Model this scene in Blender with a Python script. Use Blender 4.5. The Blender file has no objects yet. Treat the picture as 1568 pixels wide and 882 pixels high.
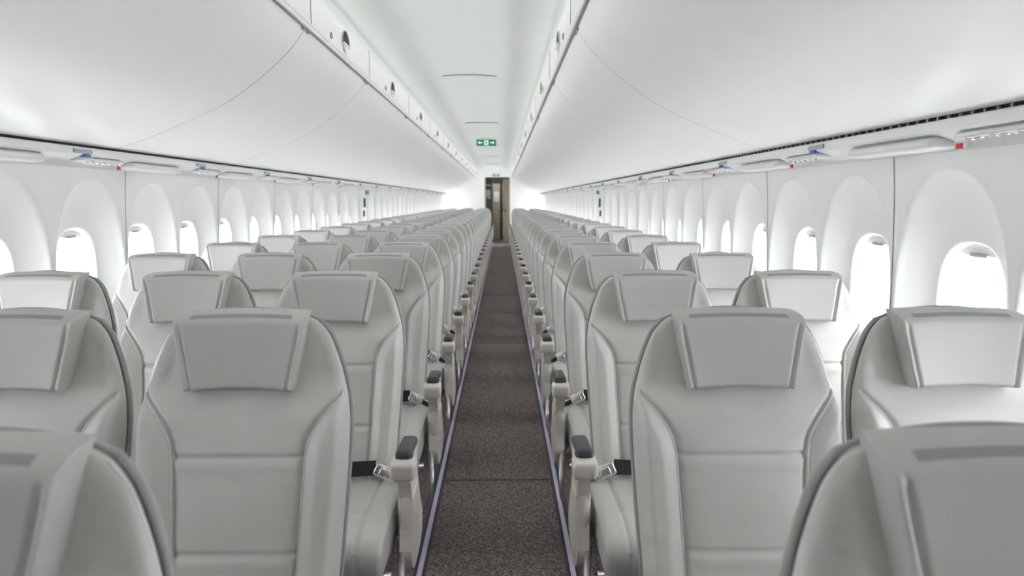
import bpy, bmesh, math, random
import numpy as np
from mathutils import Vector, Matrix
random.seed(3)
XC=-0.235          # fuselage centre line (aisle centre is x=0)
Y0,Y1=-1.53,21.4
ZT=1.095
try:
    bpy.context.scene.view_settings.view_transform='Standard'
except Exception as e: print(e)

# ---------------------------------------------------------------- materials
def mat(name,col,rough=.5,metal=0,bump=0,bscale=200,var=0,vscale=5,emit=None,estr=0,spec=.5,coat=0):
    m=bpy.data.materials.new(name); m.use_nodes=True
    nt=m.node_tree; b=nt.nodes['Principled BSDF']
    b.inputs['Base Color'].default_value=(*col,1); b.inputs['Roughness'].default_value=rough
    b.inputs['Metallic'].default_value=metal; b.inputs['Specular IOR Level'].default_value=spec
    b.inputs['Coat Weight'].default_value=coat
    tc=nt.nodes.new('ShaderNodeTexCoord')
    if var:
        n=nt.nodes.new('ShaderNodeTexNoise'); n.inputs['Scale'].default_value=vscale; n.inputs['Detail'].default_value=4
        nt.links.new(tc.outputs['Object'],n.inputs['Vector'])
        r=nt.nodes.new('ShaderNodeValToRGB')
        r.color_ramp.elements[0].position=.3; r.color_ramp.elements[1].position=.7
        r.color_ramp.elements[0].color=(*[c*(1-var) for c in col],1)
        r.color_ramp.elements[1].color=(*[min(1,c*(1+var)) for c in col],1)
        nt.links.new(n.outputs['Fac'],r.inputs['Fac']); nt.links.new(r.outputs['Color'],b.inputs['Base Color'])
    if bump:
        n=nt.nodes.new('ShaderNodeTexNoise'); n.inputs['Scale'].default_value=bscale; n.inputs['Detail'].default_value=3
        nt.links.new(tc.outputs['Object'],n.inputs['Vector'])
        bp=nt.nodes.new('ShaderNodeBump'); bp.inputs['Strength'].default_value=bump; bp.inputs['Distance'].default_value=.002
        nt.links.new(n.outputs['Fac'],bp.inputs['Height']); nt.links.new(bp.outputs['Normal'],b.inputs['Normal'])
    if emit:
        b.inputs['Emission Color'].default_value=(*emit,1); b.inputs['Emission Strength'].default_value=estr
    return m
M_leather=mat('seat_leather',(.615,.612,.592),.40,bump=.3,bscale=350,var=.03,vscale=3)
M_leather2=mat('headrest_leather',(.535,.532,.515),.40,bump=.3,bscale=350,var=.03,vscale=3)
M_pipe=mat('seat_piping',(.70,.70,.68),.4)
M_strip=mat('headrest_strip',(.33,.335,.35),.8,bump=.3,bscale=600)
M_shell=mat('seat_shell',(.37,.355,.345),.5,var=.02)
M_beige=mat('arm_plastic',(.78,.735,.70),.4,var=.02)
M_black=mat('arm_pad',(.065,.067,.072),.5,bump=.2,bscale=400)
M_belt=mat('belt_webbing',(.02,.022,.03),.75,bump=.4,bscale=500)
M_chrome=mat('buckle_metal',(.75,.75,.76),.22,1)
M_alu=mat('frame_aluminium',(.6,.6,.61),.35,1)
M_white=mat('panel_white',(.885,.89,.89),.45,bump=.08,bscale=120,var=.01)
M_ceil=mat('ceiling_white',(.82,.84,.81),.5,bump=.08,bscale=120,var=.01)
M_bin=mat('bin_white',(.87,.88,.87),.36,bump=.06,bscale=150,var=.01)
M_seam=mat('seam_gray',(.22,.23,.22),.7)
M_dark=mat('dark_gap',(.03,.035,.03),.8)
M_psu=mat('psu_white',(.82,.83,.83),.4,var=.01)
M_gray=mat('gray_plastic',(.38,.39,.39),.5)
M_blue=mat('blue_tab',(.02,.13,.42),.4)
M_red=mat('red_label',(.7,.03,.04),.5)
M_green=mat('exit_green',(.0,.16,.08),.5,emit=(.0,.25,.12),estr=.25)
M_signw=mat('sign_white',(.85,.9,.87),.5,emit=(.8,1,.9),estr=.6)
M_lav=mat('path_strip',(.60,.57,.72),.5,var=.04,vscale=12)
M_trackg=mat('path_strip_edge',(.05,.048,.06),.6)
M_khaki=mat('galley_khaki',(.42,.38,.27),.5,var=.03)
M_curtain=mat('bulkhead_grey',(.55,.56,.55),.8,var=.05,vscale=6)
M_dkgal=mat('galley_dark',(.06,.055,.05),.5,var=.1)
M_lens=mat('lamp_lens',(.8,.8,.8),.2,emit=(1,.98,.94),estr=.8)

def carpet():
    m=bpy.data.materials.new('carpet'); m.use_nodes=True; nt=m.node_tree; b=nt.nodes['Principled BSDF']
    b.inputs['Roughness'].default_value=.95; b.inputs['Specular IOR Level'].default_value=.1
    tc=nt.nodes.new('ShaderNodeTexCoord')
    mp=nt.nodes.new('ShaderNodeMapping'); mp.inputs['Scale'].default_value=(1,1.0,1)
    nt.links.new(tc.outputs['Object'],mp.inputs['Vector'])
    n=nt.nodes.new('ShaderNodeTexNoise'); n.inputs['Scale'].default_value=200; n.inputs['Detail'].default_value=4; n.inputs['Roughness'].default_value=.7
    n2=nt.nodes.new('ShaderNodeTexVoronoi'); n2.inputs['Scale'].default_value=105
    nt.links.new(mp.outputs['Vector'],n.inputs['Vector']); nt.links.new(mp.outputs['Vector'],n2.inputs['Vector'])
    mx=nt.nodes.new('ShaderNodeMath'); mx.operation='MULTIPLY_ADD'; mx.inputs[1].default_value=.5
    nt.links.new(n2.outputs['Distance'],mx.inputs[0]); nt.links.new(n.outputs['Fac'],mx.inputs[2])
    r=nt.nodes.new('ShaderNodeValToRGB')
    r.color_ramp.elements[0].position=.48; r.color_ramp.elements[1].position=.92
    r.color_ramp.elements[0].color=(.022,.018,.018,1); r.color_ramp.elements[1].color=(.27,.228,.22,1)
    nt.links.new(mx.outputs[0],r.inputs['Fac']); nt.links.new(r.outputs['Color'],b.inputs['Base Color'])
    bp=nt.nodes.new('ShaderNodeBump'); bp.inputs['Strength'].default_value=.6; bp.inputs['Distance'].default_value=.004
    nt.links.new(n.outputs['Fac'],bp.inputs['Height']); nt.links.new(bp.outputs['Normal'],b.inputs['Normal'])
    return m
M_carpet=carpet()
def pane():
    m=bpy.data.materials.new('window_pane'); m.use_nodes=True; nt=m.node_tree
    nt.nodes.remove(nt.nodes['Principled BSDF']); out=nt.nodes['Material Output']
    t=nt.nodes.new('ShaderNodeBsdfTransparent'); t.inputs[0].default_value=(.97,.98,.98,1)
    g=nt.nodes.new('ShaderNodeBsdfGlossy'); g.inputs['Roughness'].default_value=.1
    x=nt.nodes.new('ShaderNodeMixShader'); x.inputs[0].default_value=.05
    nt.links.new(t.outputs[0],x.inputs[1]); nt.links.new(g.outputs[0],x.inputs[2]); nt.links.new(x.outputs[0],out.inputs[0])
    return m
M_pane=pane()

# ---------------------------------------------------------------- mesh builder
class MB:
    def __init__(s): s.v=[];s.f=[];s.m=[];s.sm=[];s.mats=[]
    def mi(s,m):
        if m not in s.mats: s.mats.append(m)
        return s.mats.index(m)
    def add(s,v,f,m,smooth=True):
        o=len(s.v); s.v+= [tuple(p) for p in v]
        for i,q in enumerate(f):
            s.f.append([a+o for a in q]); s.sm.append(smooth)
            s.m.append(s.mi(m[i] if isinstance(m,list) else m))
    def mesh(s,name,merge=0,flip=False,recalc=True):
        me=bpy.data.meshes.new(name); me.from_pydata(s.v,[],s.f)
        for m in s.mats: me.materials.append(m)
        me.polygons.foreach_set('material_index',s.m); me.polygons.foreach_set('use_smooth',s.sm)
        bm=bmesh.new(); bm.from_mesh(me)
        if merge: bmesh.ops.remove_doubles(bm,verts=bm.verts,dist=merge)
        if recalc: bmesh.ops.recalc_face_normals(bm,faces=bm.faces)
        if flip: bmesh.ops.reverse_faces(bm,faces=bm.faces)
        bm.to_mesh(me); bm.free(); me.update(); return me
    def obj(s,name,**k):
        o=bpy.data.objects.new(name,s.mesh(name,**k)); bpy.context.collection.objects.link(o); return o
    def rbox(s,c,d,r,m,seg=3,rot=None,smooth=True,taper=None):
        bm=bmesh.new(); bmesh.ops.create_cube(bm,size=1)
        for v in bm.verts: v.co=Vector((v.co.x*d[0],v.co.y*d[1],v.co.z*d[2]))
        if r>0: bmesh.ops.bevel(bm,geom=bm.edges[:],offset=r,segments=seg,profile=.5,affect='EDGES')
        if taper: 
            for v in bm.verts: taper(v.co)
        R=rot if rot else Matrix.Identity(3); C=Vector(c)
        vs=[tuple(R@v.co+C) for v in bm.verts]; bm.verts.index_update()
        fs=[[v.index for v in f.verts] for f in bm.faces]; bm.free()
        s.add(vs,fs,m,smooth if r>0 else False)
    def tube(s,pts,r,m,n=8,caps=True,closed=False):
        P=[Vector(p) for p in pts]; vs=[];fs=[]; L=len(P)
        up=Vector((0,0,1))
        nrm=None
        for i,p in enumerate(P):
            a=P[i-1] if (i>0 or closed) else P[i]; b=P[(i+1)%L] if (i<L-1 or closed) else P[i]
            t=(b-a).normalized()
            if nrm is None:
                nrm=t.cross(up) if abs(t.z)<.95 else t.cross(Vector((1,0,0)))
            nrm=(nrm-t*nrm.dot(t)).normalized(); bn=t.cross(nrm)
            for k in range(n):
                an=2*math.pi*k/n; vs.append(p+nrm*math.cos(an)*r+bn*math.sin(an)*r)
        for i in range(L if closed else L-1):
            j=(i+1)%L
            for k in range(n):
                k2=(k+1)%n; fs.append([i*n+k,i*n+k2,j*n+k2,j*n+k])
        if caps and not closed: fs.append(list(range(n))); fs.append([ (L-1)*n+k for k in range(n)])
        s.add(vs,fs,m)
    def grid(s,fn,nu,nv,m,mfn=None):
        vs=[fn(i/nu,j/nv) for j in range(nv+1) for i in range(nu+1)]
        fs=[];ms=[]
        for j in range(nv):
            for i in range(nu):
                a=j*(nu+1)+i; fs.append([a,a+1,a+nu+2,a+nu+1])
                ms.append(mfn((i+.5)/nu,(j+.5)/nv) if mfn else m)
        s.add(vs,fs,ms)
    def extr(s,poly,x0,x1,m,bev=.0,axis='x'):
        bm=bmesh.new()
        def P(t,a,b): return (t,a,b) if axis=='x' else (a,t,b)
        v0=[bm.verts.new(P(x0,a,b)) for a,b in poly]; v1=[bm.verts.new(P(x1,a,b)) for a,b in poly]
        n=len(poly); bm.faces.new(v0); bm.faces.new(v1[::-1])
        for i in range(n): bm.faces.new([v0[i],v0[(i+1)%n],v1[(i+1)%n],v1[i]][::-1])
        bmesh.ops.recalc_face_normals(bm,faces=bm.faces)
        if bev:
            es=[e for e in bm.edges if e.calc_face_angle(0)>1.0]
            bmesh.ops.bevel(bm,geom=es,offset=bev,segments=2,profile=.5,affect='EDGES')
        bm.verts.index_update()
        s.add([tuple(v.co) for v in bm.verts],[[v.index for v in f.verts] for f in bm.faces],m,False); bm.free()

def catmull(pts,n=8,closed=False):
    P=[np.array(p,float) for p in pts]; out=[]; L=len(P)
    for i in range(L if closed else L-1):
        if closed: a,b,c,d=P[i-1],P[i],P[(i+1)%L],P[(i+2)%L]
        else:
            b,c=P[i],P[i+1]; a=P[i-1] if i>0 else 2*b-c; d=P[i+2] if i<L-2 else 2*c-b
        for k in range(n):
            t=k/n; out.append(tuple(.5*((2*b)+(c-a)*t+(2*a-5*b+4*c-d)*t*t+(3*b-a-3*c+d)*t**3)))
    if not closed: out.append(tuple(P[-1]))
    return out
def sstep(a,b,x):
    t=max(0,min(1,(x-a)/(b-a))); return t*t*(3-2*t)

# ---------------------------------------------------------------- seat
_o=catmull([(0,.112),(.008,.138),(.025,.155),(.055,.174),(.10,.193),(.14,.205),(.18,.214),(.25,.218),(.4,.211),(.68,.193)],10)
OD=np.array([p[0] for p in _o]); OW=np.array([p[1] for p in _o])
def W(d): return float(np.interp(d,OD,OW))
_s=catmull([(.150,.226),(.175,.198),(.205,.170),(.235,.149),(.265,.136),(.32,.130),(.5,.122),(.68,.114)],8)
SD=np.array([p[0] for p in _s]); SX=np.array([p[1] for p in _s])
def lean(d): return -(d*.20+ (d*d)*.05)
HB=.66
def rnd(e,r): 
    t=max(0,min(1,e/r)); return math.sqrt(max(0,1-(1-t)**2))
def yfront(x,d):
    w=W(d); e=min(w-abs(x),d)
    y=-(.010+.034*sstep(.12,.22,d)+.012*sstep(.15,.21,abs(x))*(1-sstep(.1,.2,d)))*rnd(e,.026)
    if d>.145:
        xs=float(np.interp(d,SD,SX)); g=abs(x)-xs
        sl=.68 if d<.265 else 1.0
        y-= .018*sstep(-.002,.040,g)*sstep(-.012,.02,w-abs(x))*sstep(.145,.19,d)
        y+= .0085*math.exp(-(g*sl/.0042)**2)*sstep(0,.012,w-abs(x))
        if g<0:
            for dd in (.288,.476): y+=.0085*math.exp(-((d-dd)/.0042)**2)
            y-=.006*math.sin(math.pi/2*min(1,-g/.05))*sstep(.2,.3,d)
            y-=.003*(math.exp(-((d-.305)/.014)**2)+math.exp(-((d-.493)/.014)**2))
    return y
def back_front(u,v):
    d=HB*(v**1.4); w=W(d); s=2*u-1; s=math.copysign(1-(1-abs(s))**1.15,s); x=s*w
    crown=-.012*s*s*max(0,1-d/.05)
    return (x,yfront(x,d)+lean(d),ZT-d+crown)
def back_rear(u,v):
    d=HB*(v**1.5); w=W(d); s=2*u-1; x=s*w; e=min((1-abs(s))*w,d)
    crown=-.012*s*s*max(0,1-d/.05)
    return (x,.028*rnd(e,.02)+lean(d),ZT-d+crown)
HH=.161
def head(u,v):
    s=2*u-1
    s2=math.copysign(1-(1-abs(s))**1.9,s)
    d=-.004+HH*v; w=.141-.029*(v**1.1)
    ex=(1-abs(s2))*w; et=v*HH; eb=(1-v)*HH
    h=min(rnd(ex,.006),rnd(et,.024),rnd(eb,.012))
    x=s2*w*(1-.07*(1-h))
    th=.074-.006*v
    y=.002-th*h+.012*(1-s2*s2)*h
    g=abs(w-abs(x)-.015); y+=.0060*math.exp(-(g/.0032)**2)*sstep(0,.2,h)*sstep(0,.3,v)
    return (x,y+lean(max(d,0)),ZT-d+.004*(1-s2*s2)-.003)
def headm(u,v):
    s=2*u-1
    return M_strip if (.040<v<.075 and abs(s)<.52) else M_leather2

def seat_mesh(name,sg,aisle):
    b=MB()
    b.grid(back_front,112,156,M_leather)
    b.grid(back_rear,30,50,M_shell)
    b.grid(head,68,54,M_leather2,headm)
    for sx in (-1,1):
        pts=[]
        for d in np.linspace(.165,.64,60):
            x=float(np.interp(d,SD,SX))+.0055
            x=min(x,W(d)-.006); pts.append((sx*x,yfront(x,d)+lean(d)-.0005,ZT-d))
        b.tube(pts,.0024,M_pipe,6)
    pts=[]
    for d in np.linspace(HB,.0,40): pts.append((W(d)+.001,lean(d)+.012,ZT-d-.012*max(0,1-d/.05)))
    top=[(x,lean(0)+.012,ZT+.001-.012*(x/.112)**2) for x in np.linspace(.112,-.112,10)[1:-1]]
    pts=pts+top+[(-p[0],p[1],p[2]) for p in pts[::-1]]
    b.tube(pts,.0060,M_shell,6)
    pts2=[(p[0]*.985,p[1]-.014,p[2]-.002) for p in pts]
    b.tube(pts2,.0035,M_pipe,6)
    b.rbox((0,lean(HB)+.0,ZT-HB+.0),(.38,.06,.05),.015,M_leather)
    CP=catmull([(-.10,.455),(-.20,.462),(-.35,.468),(-.48,.466),(-.555,.452),(-.590,.415),(-.585,.36),(-.56,.335),(-.50,.33),(-.3,.33),(-.10,.335)],8)
    def cush(u,v):
        s=2*u-1; w=.229
        prof=CP
        L=len(prof)-1; k=v*L; i=min(int(k),L-1); f=k-i
        y=prof[i][0]*(1-f)+prof[i+1][0]*f; z=prof[i][1]*(1-f)+prof[i+1][1]*f
        e=(1-abs(s))*w; r=rnd(e,.035)
        cy,cz=-.36,.40
        x=s*w
        k2=.80+.20*r
        y=cy+(y-cy)*(.93+.07*r); z=cz+(z-cz)*k2
        g=abs(abs(x)-.165); dz=.005*math.exp(-(g/.0045)**2)
        if z>.42: z-=dz
        else: y+=dz
        if z>.42: z-= .006*math.exp(-((y+.44)/.006)**2)*(abs(x)<.165)
        return (x,y,z)
    b.grid(cush,64,110,M_leather)
    for sx in (-1,1):
        b.rbox((sx*.217,-.34,.395),(.022,.44,.10),.010,M_leather)
    b.rbox((0,-.33,.325),(.44,.40,.02),.006,M_shell)
    for yy in (-.22,-.47):
        b.tube([(-.234,yy,.295),(.234,yy,.295)],.018,M_alu,10)
    xl=sg*.10
    b.tube(catmull([(xl,-.47,.295),(xl,-.475,.15),(xl,-.46,.03)],6),.014,M_alu,8)
    b.tube(catmull([(xl,-.22,.295),(xl,-.16,.15),(xl,-.10,.03)],6),.014,M_alu,8)
    b.tube([(xl,-.46,.06),(xl,-.20,.25)],.010,M_alu,8)
    b.rbox((xl,-.28,.012),(.035,.44,.024),.006,M_alu)
    for sx in (-1,1): b.extr([(-.10,.30),(-.24,.28),(-.26,.34),(-.15,.44),(-.10,.62),(-.07,.62)],sx*.190-.01,sx*.190+.01,M_alu)
    a=sg*.268 if aisle else sg*.234
    if aisle:
        bar=catmull([(a-sg*.02,-.38,.33),(a+sg*.002,-.52,.335),(a+sg*.008,-.580,.29),(a+sg*.004,-.595,.225),(a-sg*.02,-.585,.185),(a-sg*.07,-.575,.172),(-sg*.234,-.57,.17)],8)
    else: bar=[(-.234,-.57,.17),(.234,-.57,.17)]
    b.tube(bar,.010,M_alu,8)
    b.tube([(xl,-.46,.09),(xl,-.57,.17)],.008,M_alu,8)
    bp=catmull([(-sg*.18,-.145,.475),(-sg*.10,-.19,.482),(0,-.215,.485),(sg*.09,-.22,.490),(sg*.15,-.225,.495)],8)
    vs=[];fs=[]
    for p in bp: 
        for (dy,dz) in ((0,-.021),(.006,.025),(.014,.023),(.008,-.023)): vs.append((p[0],p[1]+dy,p[2]+dz+.012))
    for i in range(len(bp)-1):
        for k in range(4): fs.append([i*4+k,i*4+(k+1)%4,(i+1)*4+(k+1)%4,(i+1)*4+k])
    fs.append([0,1,2,3]); fs.append([len(vs)-4+k for k in range(4)])
    b.add(vs,fs,M_belt,False)
    R=Matrix.Rotation(sg*.45,3,'Y')@Matrix.Rotation(-.3,3,'X')
    b.rbox((sg*.178,-.232,.500),(.062,.016,.040),.006,M_chrome,rot=R)
    b.rbox((sg*.182,-.242,.500),(.036,.010,.028),.004,M_chrome,rot=R)
    b.tube([(sg*.205,-.235,.485),(sg*.222,-.20,.465),(sg*.228,-.14,.43)],.010,M_belt,6)
    if aisle:
        cx=sg*.268; t=.036
        out=catmull([(-.440,.612),(-.455,.585),(-.430,.555),(-.405,.50),(-.395,.44),(-.41,.38),(-.425,.33),(-.405,.285),(-.35,.265),(-.25,.268),(-.185,.295),(-.17,.345),(-.215,.42),(-.255,.49),(-.27,.55),(-.265,.600),(-.30,.614),(-.38,.616)],4,closed=True)
        b.extr(out,cx-t/2,cx+t/2,M_beige,bev=.0)
        b.rbox((cx,-.34,.40),(.048,.13,.22),.020,M_beige,seg=4)
        b.rbox((cx-sg*.004,-.30,.32),(.048,.17,.09),.018,M_beige,seg=4)
        b.rbox((cx,-.428,.592),(.070,.064,.052),.012,M_beige,rot=Matrix.Rotation(.12,3,'X'))
        b.rbox((cx,-.356,.626),(.046,.155,.028),.013,M_black,seg=4,rot=Matrix.Rotation(-.06,3,'X'))
        b.rbox((cx,-.408,.621),(.050,.040,.024),.011,M_black,seg=4,rot=Matrix.Rotation(.45,3,'X'))
        b.rbox((cx-sg*.02,-.20,.33),(.03,.12,.05),.01,M_beige)
    cx=-sg*.235
    b.rbox((cx,-.225,.575),(.034,.36,.045),.012,M_beige)
    b.rbox((cx,-.22,.600),(.032,.34,.018),.008,M_black)
    b.rbox((cx,-.10,.47),(.018,.05,.20),.007,M_beige)
    return b.mesh(name,merge=.0004)
meshes={(sg,a):seat_mesh('airplane_seat',sg,a) for sg in (1,-1) for a in (True,False)}
rows=[.67+.79*i for i in range(26)]
for y in rows:
    for x,sg,a in ((-.52,1,True),(-.992,1,False),(-1.464,1,False),(.52,-1,True),(.992,-1,False)):
        o=bpy.data.objects.new('airplane_seat',meshes[(sg,a)]); o.location=(x,y,0)
        bpy.context.collection.objects.link(o)

# ---------------------------------------------------------------- floor
b=MB(); b.add([(XC-1.62,Y0,0),(XC+1.62,Y0,0),(XC+1.62,24,0),(XC-1.62,24,0),(XC-1.62,Y0,-.05),(XC+1.62,Y0,-.05),(XC+1.62,24,-.05),(XC-1.62,24,-.05)],
 [[0,1,2,3],[7,6,5,4],[0,4,5,1],[1,5,6,2],[2,6,7,3],[3,7,4,0]],M_carpet,False)
b.obj('floor')
for sx in (-1,1):
    b=MB(); 
    b.rbox((sx*.276,(Y0+Y1)/2,.0015),(.044,Y1-Y0,.003),0,M_trackg)
    b.rbox((sx*.276,(Y0+Y1)/2,.003),(.018,Y1-Y0,.004),0,M_lav)
    b.obj('floor_path_marking_strip')
b=MB()
for yy in (3.13,6.3,9.5,12.6,15.8,19): b.rbox((0,yy,.001),(.50,.008,.002),0,M_dark)
b.obj('trim_carpet_joint')

# ---------------------------------------------------------------- side walls with windows
_w=catmull([(0,1.48),(.25,1.53),(.5,1.553),(.8,1.563),(1.0,1.563),(1.2,1.557),(1.35,1.550),(1.47,1.54)],8)
WZ=np.array([p[0] for p in _w]); WC=np.array([p[1] for p in _w])
def cw(z): return float(np.interp(z,WZ,WC))
ZW=.995; ZTOP=1.47; CELL=.54; FIRST=1.98
wins=[FIRST+CELL*n for n in range(-6,36)]
A,B=.152,.218; NE=2.6
RD=.080
def recess(y,z):
    bb=.435 if z>ZW else 1.3
    q=((abs(y)/.262)**2.2+(abs(z-ZW)/bb)**2.2)**(1/2.2)
    k=max(0,min(1,(1.0-q)/.52))
    return RD*(1-(1-k)**2.0)*sstep(0,.12,k)
def spow(c,p): return math.copysign(abs(c)**p,c)
def wall(side,name):
    b=MB(); NY,NZ,MR=20,32,30
    per=[]
    hy=CELL/2; zl,zh=0-ZW,ZTOP-ZW
    for i in range(NY): per.append((-hy+2*hy*i/NY,zl))
    for i in range(NZ): per.append((hy,zl+(zh-zl)*i/NZ))
    for i in range(NY): per.append((hy-2*hy*i/NY,zh))
    for i in range(NZ): per.append((-hy,zh-(zh-zl)*i/NZ))
    N=len(per)
    for yc in wins:
        vs=[];fs=[]
        ring0=[]
        for (py,pz) in per:
            zz=pz/(zh if pz>0 else -zl)
            an=math.atan2(zz,py/hy)
            ring0.append((A*spow(math.cos(an),2/NE),B*spow(math.sin(an),2/NE)))
        for (sc,ex) in ((.93,.026),(.94,.015),(.965,.004)):
            for (iy,iz) in ring0:
                z=ZW+iz*sc; y=iy*sc
                vs.append((XC+side*(cw(ZW+iz)+recess(iy,ZW+iz)+ex),yc+y,z))
        for j in range(MR+1):
            t=(j/MR)
            for k,(py,pz) in enumerate(per):
                y=ring0[k][0]*(1-t)+py*t; z=ZW+ring0[k][1]*(1-t)+pz*t
                vs.append((XC+side*(cw(z)+recess(y,z)),yc+y,z))
        for j in range(MR+3):
            for k in range(N):
                k2=(k+1)%N; fs.append([j*N+k,j*N+k2,(j+1)*N+k2,(j+1)*N+k])
        b.add(vs,fs,M_white)
    for i,yc in enumerate(wins):
        if i%2==1: 
            ys=yc-CELL/2
            vs=[];fs=[]
            zs=np.linspace(.02,ZTOP,50)
            for z in zs:
                for dy in (-.0025,.0025): vs.append((XC+side*(cw(z)-.001),ys+dy,z))
            for k in range(len(zs)-1): fs.append([2*k,2*k+1,2*k+3,2*k+2])
            b.add(vs,fs,M_seam)
    return b.obj(name,merge=.0005,recalc=False)
wall(-1,'wall_left'); wall(1,'wall_right')
def window_mesh(side,shut=False):
    b=MB(); N=48
    base=cw(ZW)+RD+.024
    def ring(sc,off): 
        return [(side*(off),A*sc*spow(math.cos(2*math.pi*k/N),2/NE),ZW+B*sc*spow(math.sin(2*math.pi*k/N),2/NE)) for k in range(N)]
    rs=[ring(1.10,base+.012),ring(1.10,base),ring(.93,base-.004),ring(.905,base),ring(.90,base+.012)]
    vs=[p for r in rs for p in r]; fs=[]
    for j in range(len(rs)-1):
        for k in range(N): k2=(k+1)%N; fs.append([j*N+k,j*N+k2,(j+1)*N+k2,(j+1)*N+k])
    b.add(vs,fs,M_white)
    p=ring(.91,base+.010); b.add(p,[list(range(N))],M_pane,False)
    if shut:
        p=ring(.92,base+.004); b.add(p,[list(range(N))],M_psu,False)
        b.rbox((side*(base-.004),0,ZW-B*.72),(.012,.075,.012),.004,M_gray)
    else:
        b.rbox((side*(base-.002),0,ZW+B*.85),(.006,.18,.026),.002,M_psu)
        b.rbox((side*(base-.008),0,ZW+B*.80),(.012,.075,.012),.004,M_gray)
    return b.mesh('window')
wm={(s,q):window_mesh(s,q) for s in (-1,1) for q in (False,True)}
i=1
for s in (-1,1):
    for yc in wins:
        # shut shades added on unseen windows behind the camera, to darken the near cabin
        o=bpy.data.objects.new('window_%d'%i,wm[(s,yc<-.1)]); i+=1
        o.location=(XC,yc,0); bpy.context.collection.objects.link(o)

# ---------------------------------------------------------------- bins, psu, ceiling
BP=catmull([(.580,2.045),(.655,1.955),(.775,1.850),(.94,1.737),(1.125,1.655),(1.26,1.600),(1.400,1.556),(1.425,1.552)],6)
seams=[-.51,1.10,3.03,4.32,6.09,7.86,9.63,11.40,13.17,14.94,16.71,18.48,20.25,21.38]
for side in (-1,1):
    for a,c in zip(seams[:-1],seams[1:]):
        gp=.004 if side<0 else .0055
        b=MB(); a+=gp if a!=1.10 else .010; c-=gp if c!=1.10 else .010
        front=[(XC+side*p[0],p[1]) for p in BP]
        rear=[(XC+side*p[0],p[1]) for p in ((1.432,1.56),(1.45,1.62),(1.30,2.0),(1.0,2.18),(.62,2.18),(.582,2.10),(.578,2.052))]
        ch=[ (a,-.003),(a+.003,0),(c-.003,0),(c,-.003)]
        vs=[];n=len(front)
        for (yy,off) in ch:
            for p in front: vs.append((p[0]+side*(-off)*.7,yy,p[1]-off*.7 if off else p[1]))
        b.add(vs[n:3*n],[[k,k+1,n+k+1,n+k] for k in range(n-1)],M_bin,True)
        b.add(vs[:2*n],[[k,k+1,n+k+1,n+k] for k in range(n-1)],M_bin,False)
        b.add(vs[2*n:],[[k,k+1,n+k+1,n+k] for k in range(n-1)],M_bin,False)
        full=[(v[0],v[2]) for v in vs[:n]]+rear
        m=len(full); vv=[(p[0],a,p[1]) for p in full]+[(p[0],c,p[1]) for p in full]
        ff=[list(range(m)),[m+q for q in range(m)]]; mm=[M_dark,M_dark]
        for k in range(n-1,m): ff.append([k,(k+1)%m,m+(k+1)%m,m+k]); mm.append(M_bin)
        b.add(vv,ff,mm,False)
        for yy in (a+.03,c-.03): b.rbox((XC+side*.576,yy,2.050),(.014,.028,.016),.003,M_gray)
        b.obj('overhead_bin')
    b=MB(); L=Y1-Y0; ym=(Y0+Y1)/2
    b.rbox((XC+side*.570,ym,2.0615),(.022,L,.015),0,M_psu)
    pr=[(.583,2.068),(.560,2.075),(.553,2.09),(.551,2.20),(.552,2.235)]
    vs=[];fs=[]
    for (c_,z_) in pr: vs+= [(XC+side*c_,Y0,z_),(XC+side*c_,Y1,z_)]
    for k in range(len(pr)-1): fs.append([2*k,2*k+1,2*k+3,2*k+2])
    b.add(vs,fs,M_white,False)
    b.rbox((XC+side*.572,ym,2.0525),(.012,L,.002),0,M_gray)
    b.obj('trim_bin_rail_%s'%('left' if side<0 else 'right'),recalc=False)
    for k,(a,c) in enumerate(zip(seams[:-1],seams[1:])):
        b=MB(); yc=(a+c)/2; r=.064; zc=2.130; xx=XC+side*.551
        ns=24
        def P(t,rr,off,sq=1.0): return (xx-side*off, yc+rr*math.cos(t)*sq*1.2, zc+rr*math.sin(t))
        vs=[P(math.pi*q/ns,r,.003) for q in range(ns+1)]
        b.add(vs,[list(range(ns+1))],M_dark,False)
        vs=[P(math.pi+math.pi*q/ns,r*.75,.003) for q in range(ns+1)]
        b.add(vs,[list(range(ns+1))],M_psu,False)
        b.tube([P(2*math.pi*q/32,r+.003,.002) for q in range(0,17)],.004,M_gray,6)
        b.rbox((xx-side*.006,yc,zc-.004),(.012,.13,.010),.003,M_psu)
        b.tube([(xx-side*.001,yc-.30+.014*math.cos(q*math.pi/8),2.105+.014*math.sin(q*math.pi/8)) for q in range(16)],.002,M_seam,4,closed=True)
        b.obj('air_vent')
    b=MB()
    for a in seams[1:-1]: b.rbox((XC+side*.5505,a,2.155),(.002,.003,.16),0,M_seam)
    b.obj('trim_frieze_joint_%s'%('left' if side<0 else 'right'))
    b=MB()
    pp=[(1.445,1.60),(1.434,1.532)]
    vs=[];fs=[]
    for c_,z_ in pp: vs+=[(XC+side*c_,Y0,z_),(XC+side*c_,Y1,z_)]
    b.add(vs,[[0,1,3,2]],M_dark,False)
    pp=[(1.437,1.5425),(1.424,1.5425),(1.420,1.539),(1.419,1.515),(1.426,1.508),(1.446,1.512),(1.462,1.506),(1.50,1.494),(1.530,1.478),(1.546,1.462),(1.549,1.455)]
    vs=[];fs=[]
    for c_,z_ in pp: vs+=[(XC+side*c_,Y0,z_),(XC+side*c_,Y1,z_)]
    for k in range(len(pp)-1): fs.append([2*k,2*k+1,2*k+3,2*k+2])
    b.add(vs,fs,M_psu,False)
    if side>0:
        yy=.6
        while yy<4: 
            b.rbox((XC+side*1.4305,yy,1.5465),(.006,.006,.010),0,M_gray); yy+=.045
    b.obj('trim_service_channel_%s'%('left' if side<0 else 'right'),recalc=False)
    b=MB()
    def X(c): return side*c
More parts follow.
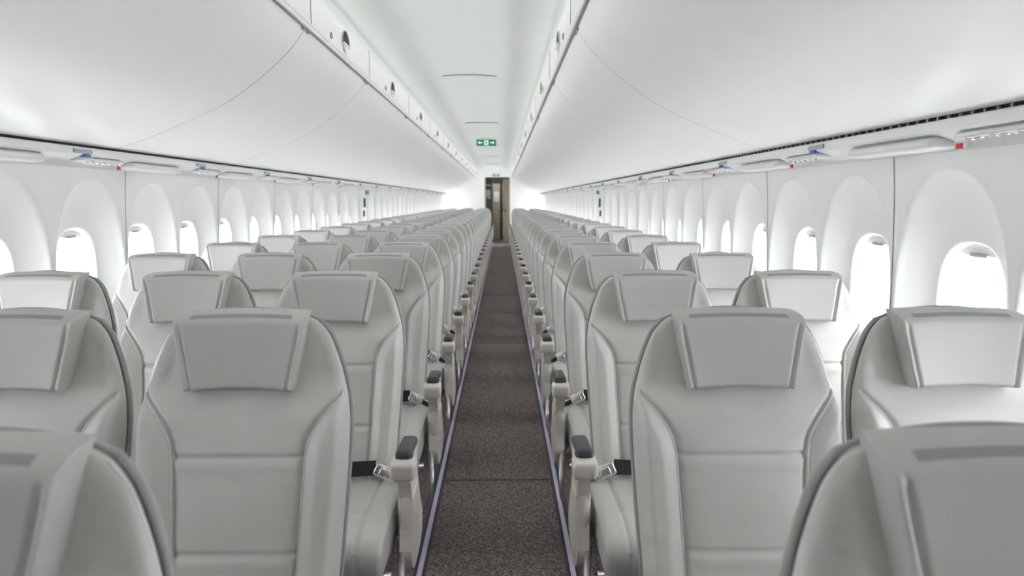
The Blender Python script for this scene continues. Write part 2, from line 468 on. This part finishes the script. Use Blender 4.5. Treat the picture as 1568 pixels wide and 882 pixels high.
    def podt(co):
        k=1-.25*(abs(co.y)/.24)**2
        if co.z<0: co.z*=k
    b.rbox((X(1.478),.30,1.486),(.085,.46,.040),.019,M_psu,seg=4,taper=podt)
    b.rbox((X(1.470),-.17,1.497),(.060,.30,.018),.008,M_psu)
    for dy in (-.26,-.17,-.08):
        b.tube([(X(1.462)+.020*math.cos(q*math.pi/8),dy+.024*math.sin(q*math.pi/8),1.488) for q in range(16)],.004,M_chrome,6,closed=True)
        b.add([(X(1.462)+.018*math.cos(q*math.pi/8),dy+.021*math.sin(q*math.pi/8),1.487) for q in range(16)],[list(range(16))],M_lens,False)
    b.rbox((X(1.417),-.36,1.524),(.008,.12,.016),.002,M_gray)
    b.rbox((X(1.424),-.335,1.509),(.022,.045,.012),.004,M_blue)
    b.rbox((X(1.500),.035,1.480),(.004,.05,.018),0,M_psu)
    b.rbox((X(1.497),.035,1.476),(.006,.024,.014),0,M_red)
    pm=b.mesh('passenger_service_unit')
    for k in range(20):
        yc=.75+1.08*k+ (.0 if side>0 else .25)
        if yc>20.8: break
        o=bpy.data.objects.new('passenger_service_unit',pm); o.location=(XC,yc,0); bpy.context.collection.objects.link(o)
# ceiling
b=MB()
cp=catmull([(-.552,2.235),(-.535,2.262),(-.44,2.295),(-.25,2.312),(0,2.318),(.25,2.312),(.44,2.295),(.535,2.262),(.552,2.235)],5)
vs=[];fs=[]
for c_,z_ in cp: vs+=[(XC+c_,Y0,z_),(XC+c_,24,z_)]
for k in range(len(cp)-1): fs.append([2*k,2*k+1,2*k+3,2*k+2])
b.add(vs,fs,M_ceil)
for ys in (2.4,5.7,9.0,12.3,15.6,18.9):
    vs=[];fs=[]
    for c_,z_ in cp:
        bow=-.25*(abs(c_)/.55)**2
        for dy in (-.003,.003): vs.append((XC+c_,ys+dy-bow,z_-.001))
    for k in range(len(cp)-1): fs.append([2*k,2*k+1,2*k+3,2*k+2])
    b.add(vs,fs,M_gray)
b.obj('ceiling',recalc=False)
for ys in (2.4,5.7,9.0,12.3,15.6,18.9):
    b=MB()
    def lens(u,v):
        s=2*u-1; wy=.055*(1-s*s); t=2*v-1
        return (XC+s*.22, ys-.10+wy*t, 2.317-.018*(s*.22/.25)**2*.3-.016*math.sqrt(max(0,(1-s*s)*(1-t*t))))
    b.grid(lens,30,8,M_ceil)
    b.tube([(XC+s*.215,ys-.10-.055*(1-s*s),2.309) for s in np.linspace(-1,1,20)],.003,M_seam,5)
    b.obj('ceiling_air_outlet')
# outer crown shell
b=MB()
sp=catmull([(-1.72,0),(-1.76,.8),(-1.74,1.3),(-1.62,1.7),(-1.25,2.2),(-.7,2.45),(0,2.52),(.7,2.45),(1.25,2.2),(1.62,1.7),(1.74,1.3)],6)
sp=[p for p in sp if p[1]>1.46]
vs=[];fs=[]
for c_,z_ in sp: vs+=[(XC+c_,Y0,z_),(XC+c_,24,z_)]
for k in range(len(sp)-1): fs.append([2*k,2*k+1,2*k+3,2*k+2])
b.add(vs,fs,M_dkgal)
for side in (-1,1):
    b.add([(XC+side*1.54,Y0,1.468),(XC+side*1.54,24,1.468),(XC+side*1.73,24,1.47),(XC+side*1.73,Y0,1.47)],[[0,1,2,3]],M_dkgal,False)
b.obj('ceiling_crown_shell',recalc=False)

# ---------------------------------------------------------------- exit sign
def exit_sign(loc,w,h,name='exit_sign'):
    b=MB(); b.rbox((0,0,0),(w,.03,h),.006,M_green)
    y=-.016
    b.rbox((0,y,0),(w*.20,.002,h*.72),0,M_signw); b.rbox((0,y-.001,0),(w*.10,.002,h*.5),0,M_green)
    b.tube([(0-.004,y-.003,h*.12),(.004,y-.003,-.01)],.004,M_signw,6)
    for s in (-1,1):
        b.rbox((s*w*.27,y,0),(w*.16,.002,h*.12),0,M_signw)
        b.add([(s*w*.42,y-.001,0),(s*w*.33,y-.001,h*.24),(s*w*.33,y-.001,-h*.24)],[[0,1,2]],M_signw,False)
    b.rbox((0,0,h/2+.015),(w*.5,.02,.04),.003,M_psu)
    o=b.obj(name); o.location=loc; return o
exit_sign((XC+.01,11.0,2.235),.31,.10)
exit_sign((-.16,21.30,2.10),.22,.07)
for side in (-1,1):
    b=MB()
    b.rbox((side*1.535,9.2,1.435),(.01,.20,.05),.003,M_green)
    b.rbox((side*1.54,9.02,1.30),(.02,.05,.12),.008,M_dark)
    b.rbox((side*1.55,9.02,1.16),(.02,.05,.08),.008,M_dark)
    o=b.obj('emergency_exit_marker'); o.location=(XC,0,0)

# ---------------------------------------------------------------- bulkheads + galley
def wallprof(z):
    if z<=1.47: return cw(z)+.06
    return float(np.interp(z,[1.47,1.6,2.0,2.32],[1.60,1.55,1.35,.7]))
ox0,ox1,oz=-.50,.25,2.04
def bulkhead(name,yw,trim,closed=False,face=None):
    b=MB(); face=face or M_white
    for side in (-1,1):
        vs=[];fs=[]; zs=np.linspace(0,2.32,24)
        for z in zs:
            xo=XC+side*max(wallprof(z),.56); xi=ox0 if side<0 else ox1
            vs+=[(xi,yw,z),(xo,yw,z)]
        for k in range(len(zs)-1): fs.append([2*k,2*k+1,2*k+3,2*k+2])
        b.add(vs,fs,face,False)
    b.rbox(((ox0+ox1)/2,yw+.02,(oz+2.33)/2),(ox1-ox0,.04,2.33-oz),0,face)
    for x in (ox0,ox1): b.rbox((x,yw+.02,oz/2),(.04,.06,oz),.004,trim)
    if closed: b.rbox(((ox0+ox1)/2,yw,oz/2),(ox1-ox0,.03,oz),.003,M_khaki)
    b.obj(name,recalc=False)
bulkhead('wall_back',Y1,M_khaki)
bulkhead('wall_front',Y0,M_gray,True,M_curtain)
b=MB()
b.rbox((-.235,23.6,1.16),(2.9,.04,2.32),0,M_dkgal)
for x in (-1.6,1.1): b.rbox((x,22.55,1.16),(.04,2.1,2.32),0,M_dkgal)
b.obj('wall_galley')
b=MB()
b.rbox((.17,22.2,1.0),(.24,.9,2.0),.01,M_khaki)
for z in (.35,.8,1.25,1.7): b.rbox((.045,22.2,z),(.01,.7,.36),.004,M_psu)
b.rbox((.17,21.74,1.3),(.16,.02,.3),.004,M_khaki)
b.rbox((.13,21.735,1.0),(.03,.02,.08),.004,M_dark)
b.obj('galley_cabinet')
b=MB()
b.rbox((-.42,22.2,1.0),(.26,.9,2.0),.01,M_dkgal)
for z in (.4,.9,1.4,1.8): b.rbox((-.42,21.74,z),(.20,.015,.03),.003,M_chrome)
b.rbox((-.42,21.735,1.55),(.16,.02,.22),.004,M_gray)
b.obj('galley_storage_unit')
b=MB()
b.rbox((-.17,23.5,.95),(.26,.06,1.9),.02,M_khaki)
b.rbox((-.17,23.46,1.45),(.18,.02,.35),.02,M_psu)
b.rbox((-.09,23.45,1.0),(.04,.04,.10),.01,M_chrome)
b.obj('door_1')

# ---------------------------------------------------------------- lights
def strip(name,x,z,ang,w,power,y0=0.2,y1=Y1-.1,col=(1,1,1)):
    l=bpy.data.lights.new(name,'AREA'); l.shape='RECTANGLE'; l.size=w; l.size_y=y1-y0; l.energy=power; l.color=col
    o=bpy.data.objects.new(name,l); o.location=(x,(y0+y1)/2,z); o.rotation_euler=(0,ang,0)
    bpy.context.collection.objects.link(o)
for s in (-1,1):
    strip('cove_led_strip',XC+s*.545,2.225,s*math.radians(68),.02,13,col=(1,1,.985))
l=bpy.data.lights.new('galley_lamp','AREA'); l.size=.3; l.energy=14; o=bpy.data.objects.new('galley_lamp',l); o.location=(-.15,22.6,2.28); bpy.context.collection.objects.link(o)

w=bpy.data.worlds.new('sky'); bpy.context.scene.world=w; w.use_nodes=True
bg=w.node_tree.nodes['Background']; bg.inputs[0].default_value=(.98,.99,1,1); bg.inputs[1].default_value=15

# ---------------------------------------------------------------- camera
c=bpy.data.cameras.new('camera'); c.lens=24; c.sensor_width=36; c.clip_start=.02
o=bpy.data.objects.new('camera',c); o.location=(.023,0,1.33)
o.rotation_euler=(math.radians(90-7.31),0,-.0144)
c.dof.use_dof=True; c.dof.focus_distance=2.2; c.dof.aperture_fstop=4
bpy.context.collection.objects.link(o); bpy.context.scene.camera=o
